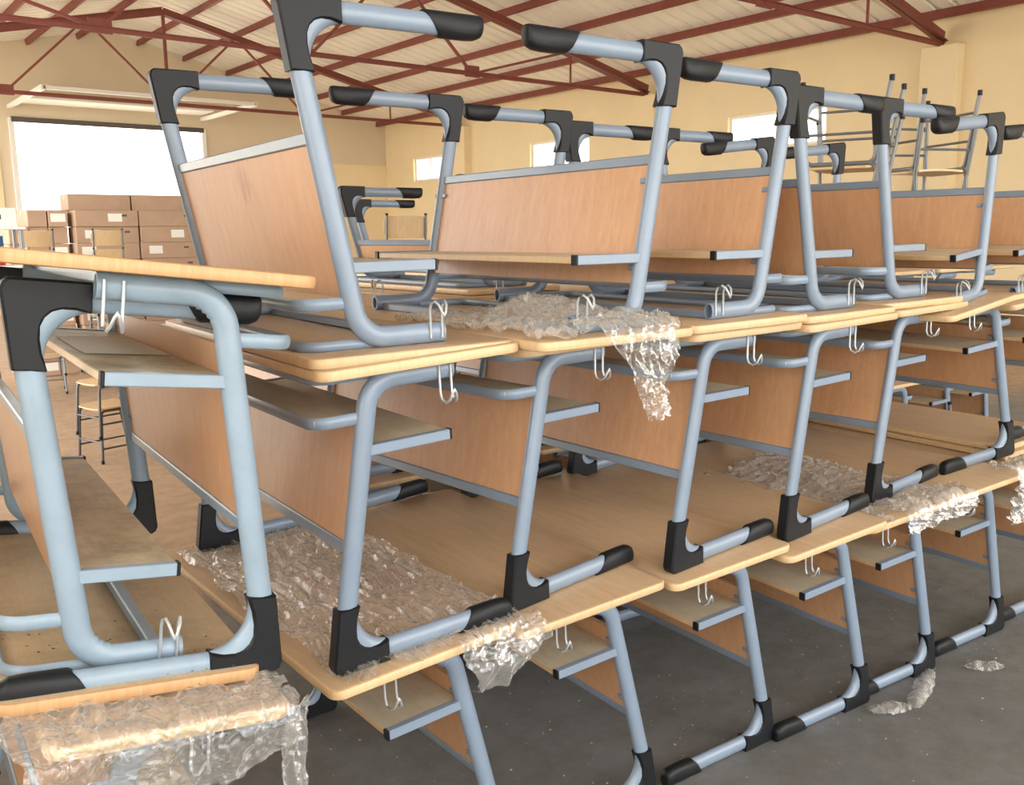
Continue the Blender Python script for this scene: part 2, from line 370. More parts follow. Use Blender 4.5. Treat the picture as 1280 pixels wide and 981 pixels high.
# ------------------------------------------------------------------ the school desk
S, TH, OV = 1.101, .026, .093
CACHE = {}
def desk_meshes(H, F, TU, SU, flex, tray, old):
    key = (H, F, TU, SU, flex, tray, old)
    if key in CACHE: return CACHE[key]
    fl = R(flex)
    def warp(u, v, z):
        if not fl: return (u, v, z)
        k = max(0, min(1, (z-.05)/.35)); k = k*k*(3-2*k); a = fl*k
        return (u*math.cos(a)-z*math.sin(a), v, u*math.sin(a)+z*math.cos(a))
    st = 'steel_old' if old else 'steel'
    h2 = S/2; ZA = H-TH-.026; kk = .2*(.76/H)
    lu = lambda z: .027+kk*(z-.03)
    D = {}
    # side frame: flat oval tube, foot > heel bend > leaning leg > top bend > arm
    AE = .39*TU/.552
    path = fillet([(F-.02, 0, .03), (lu(.03), 0, .03), (lu(ZA), 0, ZA), (AE, 0, ZA)], [.11, .08], 18)
    D['side_frame'] = MB().tube(path, .0255, .0175, 16, (0, 1, 0), hollow=True, crinkle=(23, 35)).mesh('side_frame', st, 50, warp)
    # moulded heel corner
    poly = [(lu(.165)-.03, .165), (.004, .05), (-.001, .022), (.004, .008), (.014, .0), (.15, .0), (.15, .0565)]
    P0, P1, P2 = Vector((.15, .0565)), Vector((.03, .026)), Vector((lu(.165)+.027, .165))
    for i in range(1, 9):
        w = i/8; q = P0*(1-w)**2+P1*2*w*(1-w)+P2*w*w; poly.append((q.x, q.y))
    D['heel_cap'] = MB().prism(poly, -.0215, .0215, .005).mesh('heel_cap', 'black', 40, warp)
    # toe cap: lofted oval sections, rounded snout
    mb = MB(); n = 14; rings = []
    for u, hz, hv, zc in ((F-.145, .0285, .0195, .0295), (F-.139, .0305, .0215, .0305), (F-.05, .0305, .022, .0305), (F-.022, .0295, .022, .0295), (F-.008, .0265, .0205, .0265), (F-.002, .021, .017, .0225), (F, .014, .012, .0205)):
        rings.append([(u + (.022*math.sin(2*math.pi*j/n) if u < F-.1 else 0), hv*math.copysign(abs(math.cos(2*math.pi*j/n))**.7, math.cos(2*math.pi*j/n)), zc+hz*math.copysign(abs(math.sin(2*math.pi*j/n))**.75, math.sin(2*math.pi*j/n))) for j in range(n)])
    mb.add([v for r in rings for v in r], [(i*n+j, (i+1)*n+j, (i+1)*n+(j+1) % n, i*n+(j+1) % n) for i in range(len(rings)-1) for j in range(n)]+[tuple(range(n)), tuple((len(rings)-1)*n+j for j in range(n))[::-1]])
    D['toe_cap'] = mb.mesh('toe_cap', 'black', 60, warp)
    # bag hook: doubled wire welded on the outer face of the arm
    u1, u2 = AE-.045, AE-.012; o = -.019
    pts = [(u1, o, ZA+.012), (u1, o, ZA-.058), (u1, o-.006, ZA-.073), (u1+.003, o-.02, ZA-.079), (u1+.006, o-.034, ZA-.071), (u1+.012, o-.04, ZA-.053),
           ((u1+u2)/2, o-.041, ZA-.046), (u2-.012, o-.04, ZA-.053), (u2-.006, o-.034, ZA-.071), (u2-.003, o-.02, ZA-.079), (u2, o-.006, ZA-.073), (u2, o, ZA-.058), (u2, o, ZA+.012)]
    D['bag_hook'] = MB().tube(pts, .0032, .0032, 6, (.1, 1, .05)).mesh('bag_hook', 'wire', 60, warp)
    # table top
    def slab(u0, u1, v0, v1, z0, z1, rad, e, mats):
        def ring(ins, z):
            out = []; rr = max(.004, rad-ins)
            for cx, cy, a0 in ((u1-rad, v1-rad, 0), (u0+rad, v1-rad, 90), (u0+rad, v0+rad, 180), (u1-rad, v0+rad, 270)):
                for k in range(6):
                    a = R(a0+18*k); out.append((cx+rr*math.cos(a), cy+rr*math.sin(a), z))
            return out
        rs = [ring(e, z0), ring(e*.3, z0+e*.3), ring(0, z0+e), ring(0, z1-e), ring(e*.3, z1-e*.3), ring(e, z1)]; n = len(rs[0]); mb = MB()
        mb.add([p for r in rs for p in r], [], 0); 
        for i in range(5):
            for j in range(n): mb.f.append((i*n+j, i*n+(j+1) % n, (i+1)*n+(j+1) % n, (i+1)*n+j)); mb.mi.append(1)
        mb.f.append(tuple(range(n))[::-1]); mb.mi.append(0); mb.f.append(tuple(5*n+j for j in range(n))); mb.mi.append(0)
        return mb
    D['tabletop'] = slab(.002, TU, -h2-OV, h2+OV, H-TH, H, .035, .007, None).mesh('tabletop', ['top_old', 'edge_old'] if old else ['top', 'edge'], 40, warp)
    # book shelf and its brackets
    zs = H-.233; LS = lu(zs)
    sb = 'shelf_old' if old else 'shelf'
    mb = MB().rbox(LS+.012, SU-.004, -h2+.013, h2-.013, zs+.004, zs+.0225, .002)
    D['shelf_board'] = mb.mesh('shelf_board', [sb, 'edge'], None, warp)
    me = D['shelf_board']
    for p in me.polygons:
        if abs(p.normal.z) < .5: p.material_index = 1
    D['shelf_bracket'] = MB().rbox(LS, SU-.006, -.011, .011, zs, zs+.026, .002).mesh('shelf_bracket', st, None, warp)
    D['end_cap'] = MB().rbox(SU-.008, SU, -.0118, .0118, zs-.001, zs+.027, .002).mesh('end_cap', 'black', None, warp)
    # modesty panel follows the lean of the legs
    z0, z1 = .318, H-.15
    sk = lambda u, v, z: warp(u+lu(z), v, z)
    D['modesty_panel'] = MB().rbox(-.008, .008, -h2+.015, h2-.015, z0, z1, .001).mesh('modesty_panel', 'panel', None, sk)
    D['panel_rail'] = MB().rbox(-.013, .013, -h2+.01, h2-.01, z0-.028, z0, .003).mesh('panel_rail', st, None, sk)
    D['panel_clip0'] = MB().rbox(.008, .016, -.011, .011, z0+.035, z0+.05, .002).mesh('panel_clip', st, None, sk)
    D['panel_clip1'] = MB().rbox(.008, .016, -.011, .011, z1-.05, z1-.035, .002).mesh('panel_clip', st, None, sk)
    # guard band in front, U-shaped in plan; top rail under the table top
    zb = H-.138; ub = lu(zb)
    D['guard_band'] = MB().tube(fillet([(ub, -h2, zb), (.012, -h2, zb), (.012, h2, zb), (ub, h2, zb)], .05, 6), .006, .0145, 8, (0, 0, 1)).mesh('guard_band', st, 60, warp)
    if tray:
        D['tray_board'] = MB().rbox(.02, ub-.002, -h2+.012, h2-.012, zb-.004, zb+.008, .001).mesh('tray_board', 'shelf', None, warp)
    zt = H-TH-.0125; ut = lu(ZA)+.05
    D['top_rail'] = MB().tube(fillet([(ut, -h2+.012, zt), (.03, -h2+.012, zt), (.03, h2-.012, zt), (ut, h2-.012, zt)], .05, 6), .008, .012, 8, (0, 0, 1)).mesh('top_rail', st, 60, warp)
    D['cross_rail'] = MB().rbox(AE-.05, AE-.025, -h2+.016, h2-.016, zt-.012, zt+.012, .003).mesh('cross_rail', st, None, warp)
    CACHE[key] = D; return D
def desk(x, y, z, yaw, sig, opens=1, inv=False, H=.76, F=.525, TU=.552, SU=.376, flex=0, tray=False, old=False, label='', group=None, hooks=True, band=True):
    """x,y,z: outer heel corner of the near frame; sig: slope (deg) rising to +X; opens: side of the user"""
    D = desk_meshes(H, F, TU, SU, flex, tray, old)
    root = link('school_desk', None); tag(root, label, 'desk', group)
    m = Matrix.Translation((x, y, z)) @ Matrix.Rotation(R(yaw), 4, 'Z') @ Matrix.Translation((0, S/2, 0)) @ Matrix.Rotation(R(-sig), 4, 'Y')
    if opens < 0: m = m @ Matrix.Rotation(math.pi, 4, 'Z')
    if inv: m = m @ Matrix.Translation((0, 0, H)) @ Matrix.Rotation(math.pi, 4, 'X')
    root.matrix_world = m
    h2 = S/2
    link('tabletop', D['tabletop'], root)
    for s in (-1, 1):
        rot = 1 if s < 0 else -1
        f = link('side_frame', D['side_frame'], root, (0, s*h2, 0))
        link('heel_cap', D['heel_cap'], f); link('toe_cap', D['toe_cap'], f)
        if hooks:
            hk = link('bag_hook', D['bag_hook'], f); hk.scale = (1, rot, 1)
        b = link('shelf_bracket', D['shelf_bracket'], root, (0, s*h2, 0)); link('end_cap', D['end_cap'], b)
    link('shelf_board', D['shelf_board'], root)
    p = link('modesty_panel', D['modesty_panel'], root)
    for s in (-1, 1):
        for k in '01': link('panel_clip', D['panel_clip'+k], p, (0, s*(h2-.027), 0))
    link('panel_rail', D['panel_rail'], root)
    if band: link('guard_band', D['guard_band'], root)
    if tray: link('tray_board', D['tray_board'], root)
    link('top_rail', D['top_rail'], root); link('cross_rail', D['cross_rail'], root)
    return root
G1, G2, G3 = 'upright desks of the bottom layer', 'upright desks of the middle layer', 'upturned desks on top of the stack'
# bottom layer: x, y, yaw, slope of the top
BL = [(1.488, 1.926, -.4, 2.4), (2.045, 1.879, -3.5, 2.7), (2.61, 1.837, -3.6, 2.4), (3.114, 1.766, -4.7, 3.4), (3.576, 1.746, -5.1, 2.9), (4.185, 1.741, -5, 2.7), (4.72, 1.735, -4, 2.5)]
LB = ['bottom-layer desk whose film-covered tabletop carries the nearest grey heel, left end of the row',
      'bottom-layer desk with bare tabletop, just right of the film-covered tabletop',
      'bottom-layer desk, second bare tabletop right of the film-covered one',
      'bottom-layer desk with third bare tabletop, its black toe cap alone on the concrete',
      'bottom-layer desk whose tabletop corner is wrapped in crumpled clear film near two facing toe caps',
      'bottom-layer desk second from the right edge, tabletop under a leftward-opening frame',
      'bottom-layer desk cut by the right edge of the picture']
for i, (x, y, yw, sg) in enumerate(BL):
    desk(x, y, 0, yw, 0, -1, flex=-sg, label=LB[i], group=G1, band=False)
def btop(i, x, y):
    bx, by, yw, sg = BL[i]; u = (bx-x)*math.cos(R(yw)) + (by-y)*math.sin(R(yw)); return .76*math.cos(R(sg))-u*math.sin(R(sg))
# middle layer
ML = [(.943, 1.917, -3.4, 2.7, 1, 0), (1.509, 1.953, 3.1, .9, 1, 1), (2.073, 1.86, .1, .5, 1, 2), (2.61, 1.825, -.4, 1.5, 1, 3), (3.199, 1.852, .8, .9, 1, 4), (4.369, 1.835, -6.1, 4.6, -1, 5), (4.93, 1.84, -5, 4.6, -1, 6)]
LM = ['middle-layer desk nearest the viewer, standing on the film-covered tabletop',
      'middle-layer desk second in the row, crumpled film hanging over its top edge',
      'middle-layer desk third in the row, its toe cap touching the next black heel',
      'middle-layer desk fourth in the row from the viewer',
      'middle-layer desk fifth in the row, the last one opening to the right',
      'middle-layer desk opening to the left near the right edge of the picture',
      'middle-layer desk mostly cut off by the right edge of the picture']
MZ = []
for i, (x, y, yw, sg, op, b) in enumerate(ML):
    base = BL[b][3]; z = btop(b, x, y)+(.002 if i < 6 else .062); MZ.append(z if i < 6 else z-.06)
    desk(x, y, z, yw, base, op, H=.76 if i < 6 else .70, flex=round((sg-base)*op*2)/2, tray=True, label=LM[i], group=G2)
def mtop(i, x, y):
    mx, my, yw, sg, op, b = ML[i]; u = (x-mx)*math.cos(R(yw))+(y-my)*math.sin(R(yw)); return MZ[i]+.76*math.cos(R(sg))+u*math.sin(R(sg))
for k in range(2):
    mb = MB().rbox(-.27, .27, -.62, .62, 0, .026, .006)
    me = mb.mesh('loose_tabletop', ['top', 'edge'])
    for p in me.polygons:
        if abs(p.normal.z) < .9: p.material_index = 1
    o = link('loose_tabletop', me); o.location = (4.63+.02*k, 2.42+.03*k, btop(6, 4.63, 2.4)+.004+.027*k); o.rotation_euler = (0, R(-2.5), R(-5+k))
    tag(o, ('lower', 'upper')[k]+' of two loose tabletops lying beneath the rightmost middle-layer desk', 'tabletop', 'loose tabletops at the right')
TL = [(.903, 1.947, -3.9, .6, 1, 0), (2.005, 1.789, -2.5, .3, -1, 1), (2.596, 1.823, -1.6, .5, -1, 2), (2.60, 1.842, -.3, .4, 1, 3), (3.155, 1.879, -1.5, .4, 1, 4), (4.026, 1.8, 0, 6.4, -1, 5), (4.60, 1.8, -2, 5.5, -1, 6)]
LT = ['large upturned desk at the left, orange panel with a scuffed patch',
      'upturned desk with its foot pointing left, crumpled film heaped at its base',
      'upturned desk opening left, its open tube end and hook facing the viewer',
      'upturned desk opening right, its heel meeting the heel of its left neighbour',
      'upturned desk opening right, fifth along the top layer',
      'upturned desk tilted to the left near the right edge, with a short drooping foot',
      'upturned desk at the right edge, only its black toe cap and panel showing']
for i, (x, y, yw, sg, op, m) in enumerate(TL):
    dk = desk(x, y, mtop(m, x, y)+.002, yw, sg, op, True, H=(.815, .79, .78, .76, .76, .76, .76)[i], label=LT[i], group=G3)
    if i == 0:      # worn reddish scuff on this one's panel
        t = NT('scuffed_beech_panel'); v = t.coords((22, 22, 2)); f_ = t.noise(v, 1.6, 6, .62, .6)
        c = t.mix(t.ramp(f_, [(.3, (0, 0, 0, 1)), (.7, (1, 1, 1, 1))]), srgb(216, 170, 130), srgb(204, 156, 116))
        mp = t.n('ShaderNodeMapping'); tc = t.n('ShaderNodeTexCoord'); t.l(tc.outputs['Object'], mp.inputs[0])
        mp.inputs['Location'].default_value = (0, -.1, -1.9); mp.inputs['Scale'].default_value = (0, 4.6, 5)
        ln = t.n('ShaderNodeVectorMath', operation='LENGTH'); t.l(mp.outputs[0], ln.inputs[0])
        ad = t.n('ShaderNodeMath', operation='ADD'); t.l(ln.outputs['Value'], ad.inputs[0])
        nz = t.n('ShaderNodeMath', operation='MULTIPLY'); t.l(t.noise(t.coords((1, 30, 9)), 1.4, 5, .7), nz.inputs[0]); nz.inputs[1].default_value = .9; t.l(nz.outputs[0], ad.inputs[1])
        c = t.mix(t.ramp(ad.outputs[0], [(.46, (.7, .7, .7, 1)), (.8, (0, 0, 0, 1))]), c, srgb(176, 112, 84))
        M['panel_scuffed'] = t.set(Base_Color=c, Roughness=.45)
        pn = [c_ for c_ in dk.children if c_.name.startswith('modesty_panel')][0]; pn.data = pn.data.copy(); pn.data.materials[0] = M['panel_scuffed']
# the leaning left stack: wrapped desk, upturned dusty desk, dusty desk interlocked with it
def at_slope(px, py, pz, yaw, sig, u): return (px+u*math.cos(R(yaw))*math.cos(R(sig)), py+u*math.sin(R(yaw)), pz+u*math.sin(R(sig)))
SG = -7.0
GL = 'leaning stack of desks at the left edge'
LROOT = desk(.732, 1.738, .897, -4.7, SG, -1, H=.824, old=True, label='dusty upright desk closest to the viewer at the left edge, pale blue-grey legs', group=GL)
desk(.205, 1.832, .962, -4.7, SG, 1, True, H=.775, F=.465, TU=.49, SU=.335, old=True, label='dusty upturned desk under the closest desk, wood shavings on its board', group=GL)
H0 = .80
B0X, B0Y, B0Z = .262, 1.623, .912          # lower near left corner of the wrapped table top
desk(B0X-(H0-TH)*math.sin(R(-SG)), B0Y+OV, B0Z-(H0-TH)*math.cos(R(SG)), -3.5, SG, 1, H=H0, TU=.445, F=.43, SU=.31, label='bottom desk at the lower left, tabletop end wrapped in crumpled clear film', group=GL)
for k, (x, h) in enumerate(((.16, .145), (.55, .085))):
    o = link('timber_batten', MB().rbox(-.05, .05, 1.55, 2.95, 0, h, .004).mesh('timber_batten', 'edge_old'), None, (x, 0, 0))
    tag(o, ('thick', 'thin')[k]+' timber batten propping the film-wrapped desk at the lower left', 'batten', 'battens under the left stack')

# white sheet added for the sky reflection on the closest desk's shelf
mb = MB(); n = 8; zs_ = .824-.233+.0232
vs = [(.155+.19*i/n, .16-.42*j/n+.03*i/n, zs_+.001+.006*math.sin(3.1*i/n)*math.sin(2.5*j/n)) for i in range(n+1) for j in range(n+1)]
k = n+1; q = [(i*k+j, i*k+j+1, (i+1)*k+j+1, (i+1)*k+j) for i in range(n) for j in range(n)]
mb.add(vs, q); mb.add([(x, y, z+.0006) for x, y, z in vs], [t[::-1] for t in q])
o = link('glare_sheet', mb.mesh('glare_sheet', 'paper', 60)); o.matrix_world = LROOT.matrix_world
tag(o, 'white sheet standing for the sky reflection on the shelf of the closest desk', 'paper')

# ------------------------------------------------------------------ second row of desks behind
G4 = 'desks of the second row behind the front stack'
ORD = ['leftmost', 'second', 'third', 'fourth', 'fifth', 'rightmost']
for i in range(6):
    x = 2.2+.575*i
    desk(x, 3.42, 0, 0, 0, -1, label='%s of the lower desks in the rear row, in the gloom under the front stack' % ORD[i], group=G4, hooks=False)
    desk(x-.545, 3.42, .762, 0, 0, 1, label='%s of the upper desks in the rear row, seen between the front legs' % ORD[i], group=G4, hooks=False)
G5 = 'small upturned desks behind the front stack'
desk(2.41, 3.45, 1.524, 0, 0, 1, True, H=.535, label='small upturned desk behind the large left desk, upper of the two black toe caps', group=G5)
desk(3.30, 4.90, 0, 0, 0, 1, label='lower desk of the small rear stack beyond the rear row', group=G5, hooks=False)
desk(3.30, 4.90, .762, 0, 0, 1, label='upper desk of the small rear stack beyond the rear row', group=G5, hooks=False)
desk(3.29, 4.92, 1.524, 0, 0, 1, True, H=.53, label='small upturned desk further behind, lower of the two black toe caps', group=G5)

# ------------------------------------------------------------------ school chairs
CH = {}
def chair_meshes(tube):
    if tube in CH: return CH[tube]
    D = {}
    def plate(w, h, bow, th, rad):
        mb = MB(); nx, ny = 8, 4; g = [[None]*(ny+1) for _ in range(nx+1)]
        front = []; 
        for i in range(nx+1):
            x = -w/2+w*i/nx; e = max(0, abs(x)-(w/2-rad)); cut = rad-math.sqrt(max(0, rad*rad-e*e)) if e else 0
            front.append([(x, -h/2+cut+(h-2*cut)*j/ny, bow*(2*x/w)**2) for j in range(ny+1)])
        vs = [p for c in front for p in c]; n = len(vs); vs += [(x, y, z-th) for x, y, z in vs]
        fs = []; k = ny+1
        for i in range(nx):
            for j in range(ny):
                q = (i*k+j, (i+1)*k+j, (i+1)*k+j+1, i*k+j+1); fs.append(q); fs.append(tuple(n+a for a in q[::-1]))
        rim = [i*k for i in range(nx+1)]+[nx*k+j for j in range(1, k)]+[i*k+ny for i in range(nx-1, -1, -1)]+[j for j in range(ny-1, 0, -1)]
        for a, b in zip(rim, rim[1:]+rim[:1]): fs.append((a, n+a, n+b, b))
        return mb.add(vs, fs)
    pm = plate(.38, .38, .012, .012, .05)
    D['seat'] = pm.mesh('seat', 'edge', 40, lambda x, y, z: (x, y, .44+z))
    pb = plate(.37, .18, .03, .011, .045)
    D['backrest'] = pb.mesh('backrest', 'edge', 40, lambda x, y, z: (x, .205+.12*(y+.1)+.0-z, .70+y))
    for s, nm in ((-1, 'l'), (1, 'r')):
        x = s*.165
        mb = MB().tube(fillet([(x*1.08, -.2, .01), (x, -.17, .425), (x, .17, .425), (x*1.08, .24, .01)], .035, 5), .011, .011, 8, (1, 0, 0))
        mb.tube(fillet([(x, .02, .425), (x, .185, .425), (x, .225, .80)], .05, 5), .011, .011, 8, (1, 0, 0))
        D['side_frame'+nm] = mb.mesh('side_frame', tube, 60)
        for q, y in enumerate((-.2, .24)): D['foot_tip%d' % q+nm] = MB().tube([(x*1.08, y, 0), (x*1.08, y, .03)], .0135, .0135, 8, (1, 0, 0)).mesh('foot_tip', 'black', 60)
        D['top_plug'+nm] = MB().tube([(x, .2245, .795), (x, .2262, .81)], .0125, .0125, 8, (1, 0, 0)).mesh('top_plug', 'black', 60)
    D['rail'] = MB().tube([(-.172, -.188, .17), (.172, -.188, .17)], .008, .008, 6, (0, 0, 1)).mesh('rail', tube, 60)
    D['rail2'] = MB().tube([(-.172, .21, .17), (.172, .21, .17)], .008, .008, 6, (0, 0, 1)).mesh('rail', tube, 60)
    D['side_rail'] = MB().tube([(0, -.188, .12), (0, .22, .12)], .008, .008, 6, (0, 0, 1)).mesh('side_rail', tube, 60)
    CH[tube] = D; return D
def chair(x, y, z, rz, label, group, inv=False, tube='tube', tilt=0, seat=True, sc=1):
    D = chair_meshes(tube); r = link('school_chair', None); tag(r, label, 'chair', group)
    m = Matrix.Translation((x, y, z)) @ Matrix.Rotation(R(rz), 4, 'Z') @ Matrix.Rotation(R(tilt), 4, 'X')
    m = m @ Matrix.Scale(sc, 4)
    if inv: m = m @ Matrix.Translation((0, 0, .81)) @ Matrix.Rotation(math.pi, 4, 'X')
    r.matrix_world = m
    if seat: link('seat', D['seat'], r); link('backrest', D['backrest'], r)
    for k, s in (('l', -1), ('r', 1)):
        f = link('side_frame', D['side_frame'+k], r); link('foot_tip', D['foot_tip0'+k], f); link('foot_tip', D['foot_tip1'+k], f); link('top_plug', D['top_plug'+k], f)
        link('side_rail', D['side_rail'], r, (s*.174, 0, 0))
    link('rail', D['rail'], r); link('rail', D['rail2'], r)
    return r
TH_ = ['bottom chair', 'second chair', 'third chair', 'fourth chair', 'fifth chair', 'top chair']
for nm, x, y, rz in (('left of the two chair stacks before the cartons', 2.36, 11.9, 170), ('right of the two chair stacks before the cartons', 3.12, 12.0, 178)):
    for k in range(6): chair(x, y-.015*k, .22*k, rz, '%s of the %s' % (TH_[k], nm), 'chair stacks before the cartons')
for k in range(2): chair(2.02, 7.95, .2*k, -75, ('lower', 'upper')[k]+' of two dark tube chairs stacked on the brown floor, framed by the closest desk', 'dark tube chairs on the open floor', tube='tube_dark')
# chairs heaped among the rear desks
for k in range(6): chair(4.12, 6.75, .232*k, 165, '%s of the chair stack with rounded plywood backs behind the left upturned desk' % TH_[k], 'chair stack behind the small rear stack')
for k in range(2): chair(5.95, 3.75, 1.54+.2*k, 20, ('lower', 'upper')[k]+' chair of the left pile of upturned chairs, upper right', 'upturned chair piles at the upper right', inv=True, tube='tube', sc=1.3)
for k in range(2): chair(6.95, 3.75, 1.54+.2*k, -25, ('lower', 'upper')[k]+' chair of the right pile of upturned chairs, upper right', 'upturned chair piles at the upper right', inv=True, tube='tube', sc=1.3)
for i, x in enumerate((6.25, 6.85, 7.45)):
    desk(x, 3.3, 0, 0, 0, -1, label='%s of the lower desks carrying the upturned chairs' % ('left', 'middle', 'right')[i], group='desks under the upturned chairs', hooks=False)
    desk(x-.545, 3.3, .762, 0, 0, 1, label='%s of the upper desks carrying the upturned chairs' % ('left', 'middle', 'right')[i], group='desks under the upturned chairs', hooks=False)
chair(5.42, 2.35, 0, 80, 'bare grey tube chair frame on the concrete behind the bottom layer, right end', 'loose chairs', seat=False)
for i, (x, y, rz) in enumerate(((4.4, 11.0, 160), (5.2, 10.2, 200), (5.9, 11.4, 185), (6.6, 9.6, 170), (7.6, 10.6, 190), (8.6, 9.4, 175))):
    for k in range(2 if i % 2 else 3):
        chair(x, y, .22*k, rz, '%s of the %s loose chair pile in the middle of the hall' % (TH_[k], ORD[i]), 'loose chair piles in the hall')

# ------------------------------------------------------------------ cartons before the open door
def carton_mesh(w, d, h):
    D = {}; D['body'] = MB().rbox(-w/2, w/2, 0, d, 0, h, .006).mesh('carton_body', 'card')
    D['tape'] = MB().box(-w/2-.001, w/2+.001, d/2-.03, d/2+.03, h-.0, h+.001).box(-w/2-.001, -w/2, d/2-.03, d/2+.03, h-.07, h+.001).box(w/2, w/2+.001, d/2-.03, d/2+.03, h-.07, h+.001).mesh('tape', 'tape')
    D['label'] = MB().box(-.09, .09, -.0015, 0, h*.3, h*.8).mesh('paper_label', 'paper')
    D['slot'] = MB().box(-.035, .035, -.001, .01, h*.62, h*.74).mesh('hand_slot', 'greydark')
    return D
CBIG, CEND = carton_mesh(.80, .42, .215), carton_mesh(.23, .8, .215)
ROWS = 11
def carton(D, x, y, z, label, lab=None, slot=None):
    r = link('carton', None, loc=(x, y, z)); tag(r, label, 'carton', 'cartons stacked before the open door')
    link('body', D['body'], r); link('tape', D['tape'], r)
    if lab is not None: link('paper_label', D['label'], r, (lab, 0, 0))
    if slot is not None: link('hand_slot', D['slot'], r, (slot, 0, 0))
NUM = ['topmost', 'second from top', 'third from top', 'fourth from top', 'fifth from top', 'sixth from top', 'seventh from top', 'eighth from top', 'ninth from top', 'tenth from top', 'lowest']
for c, (nm, x, rows) in enumerate((('left', 3.52, 10), ('middle', 4.34, 10), ('right', 5.16, 9))):
    for k in range(rows):
        i = rows-1-k
        carton(CBIG, x+random.uniform(-.012, .012), 13.2+random.uniform(-.02, .02), .217*k, 'long carton in the %s column of the stack by the door, %s' % (nm, NUM[i] if i < rows-1 else 'lowest'), (-.2, .1, None, -.25)[(c+k) % 4], (.22, None, .25)[(c*2+k) % 3])
for c, x in enumerate((2.46, 2.70, 2.94)):
    for k in range(10-(c == 0)):
        i = 9-(c == 0)-k
        carton(CEND, x+random.uniform(-.006, .006), 13.35+random.uniform(-.03, .03), .217*k, 'narrow carton end in the %s column at the left of the stack, %s' % (('left', 'middle', 'right')[c], NUM[i] if k else 'lowest'), 0 if (c+k) % 2 else None)
for c, (x, z) in enumerate(((3.50, .217*10), (4.32, .217*10))):
    carton(CBIG, x, 13.42, z, '%s carton lying on top of the whole stack by the door' % ('left', 'right')[c])
# stand at the far left edge
r = link('steel_stand', None, loc=(1.86, 11.2, 0)); tag(r, 'slim steel stand at the far left edge holding a white carton', 'stand')
for x in (-.2, .2):
    for y in (-.2, .2): link('post', MB().box(x-.015, x+.015, y-.015, y+.015, 0, 1.92).mesh('post', 'tube'), r)
for z in (1.5, 1.9): link('stand_shelf', MB().rbox(-.24, .24, -.24, .24, z, z+.025, .003).mesh('stand_shelf', 'white'), r)
r = link('white_carton', None, loc=(1.84, 11.2, 1.925)); tag(r, 'small white carton with a dark mark on top of the steel stand', 'carton')
link('body', MB().rbox(-.2, .2, -.15, .15, 0, .2, .006).mesh('carton_body', 'white'), r); link('printed_mark', MB().box(-.05, .05, -.152, -.15, .08, .13).mesh('printed_mark', 'greydark'), r)
r = link('canister', None, loc=(1.80, 11.12, 1.525)); tag(r, 'blue canister with red base and white band on the steel stand', 'canister')
link('body', MB().tube([(0, 0, .06), (0, 0, .27), (0, 0, .31)], .1, .1, 16, (1, 0, 0)).mesh('canister_body', 'blue', 40), r)
link('base', MB().tube([(0, 0, 0), (0, 0, .06)], .103, .103, 16, (1, 0, 0)).mesh('canister_base', 'red', 40), r)
link('band', MB().tube([(0, 0, .13), (0, 0, .2)], .1015, .1015, 16, (1, 0, 0)).mesh('canister_band', 'paper', 40), r)

# ------------------------------------------------------------------ clear plastic film
def rid(p, f, seed): 
    n = noise.noise(Vector((p[0]*f+seed, p[1]*f-seed*.7, p[2]*f+seed*1.3))); return 1-min(1, abs(n)*2.2)
def film(label, fn, ns, nt, amp, seed, aniso=(1, 1, 1), parent=None, rag=.06, freq=14, sign=1):
    P = [[None]*(nt+1) for _ in range(ns+1)]
    for i in range(ns+1):
        for j in range(nt+1):
            s, t = i/ns, j/nt
            es = noise.noise(Vector((t*7, seed, 0)))*rag; et = noise.noise(Vector((s*7, seed+9, 3)))*rag
            P[i][j] = Vector(fn(s+es*(2*s-1), t+et*(2*t-1)))
    out = []
    for i in range(ns+1):
        for j in range(nt+1):
            a = P[min(i+1, ns)][j]-P[max(i-1, 0)][j]; b = P[i][min(j+1, nt)]-P[i][max(j-1, 0)]
            nn = a.cross(b); nn = nn.normalized() if nn.length > 1e-9 else Vector((0, 0, 1))
            p = P[i][j]; w = (p.x*aniso[0], p.y*aniso[1], p.z*aniso[2])
            wq = (w[0]+.04*noise.noise(p*9), w[1]+.04*noise.noise(p*9+Vector((5, 5, 5))), w[2])
            d = amp*(.55*rid(wq, freq, seed)+.3*rid(wq, freq*2.3, seed+4)**2+.22*rid(wq, freq*4.7, seed+8)**2)
            out.append(p+nn*(d*sign))
    k = nt+1; me = bpy.data.meshes.new('film'); me.from_pydata(out, [], [(i*k+j, (i+1)*k+j, (i+1)*k+j+1, i*k+j+1) for i in range(ns) for j in range(nt)]); me.update()
    for p in me.polygons: p.use_smooth = True
    me.materials.append(M['film'])
    o = link('film', me, parent)
    if not parent: o.name = 'plastic_film'; tag(o, label, 'plastic film', 'sheets of clear wrapping film')
    return o
def bz(i, x): return .76*math.cos(R(BL[i][3]))-(BL[i][0]-x)*math.sin(R(BL[i][3]))
A = film('large wrinkled clear film spread over the tabletop under the nearest middle desk', lambda s, t: (.945+.545*s, 1.845+1.2*t, bz(0, .945+.545*s)+.003), 150, 260, .026, 3.1, (1.7, .4, 1), freq=17)
def fa2(s, t):
    x = 1.26+.24*s; dz = (.05+.1*math.sin(1+s*2.2))*t
    return (x+.05*t*t, 1.835-.03*math.sin(t*3)-.02*t*s, bz(0, x)+.012-dz if t > .12 else bz(0, x)+.012-.0*dz)
f2 = film('', fa2, 50, 40, .022, 5.5, parent=A, rag=.12, sign=-1)
def top0(u): return (B0X+u*math.cos(R(SG)), B0Y-u*math.sin(R(3.5)), B0Z+TH+u*math.sin(R(SG)))
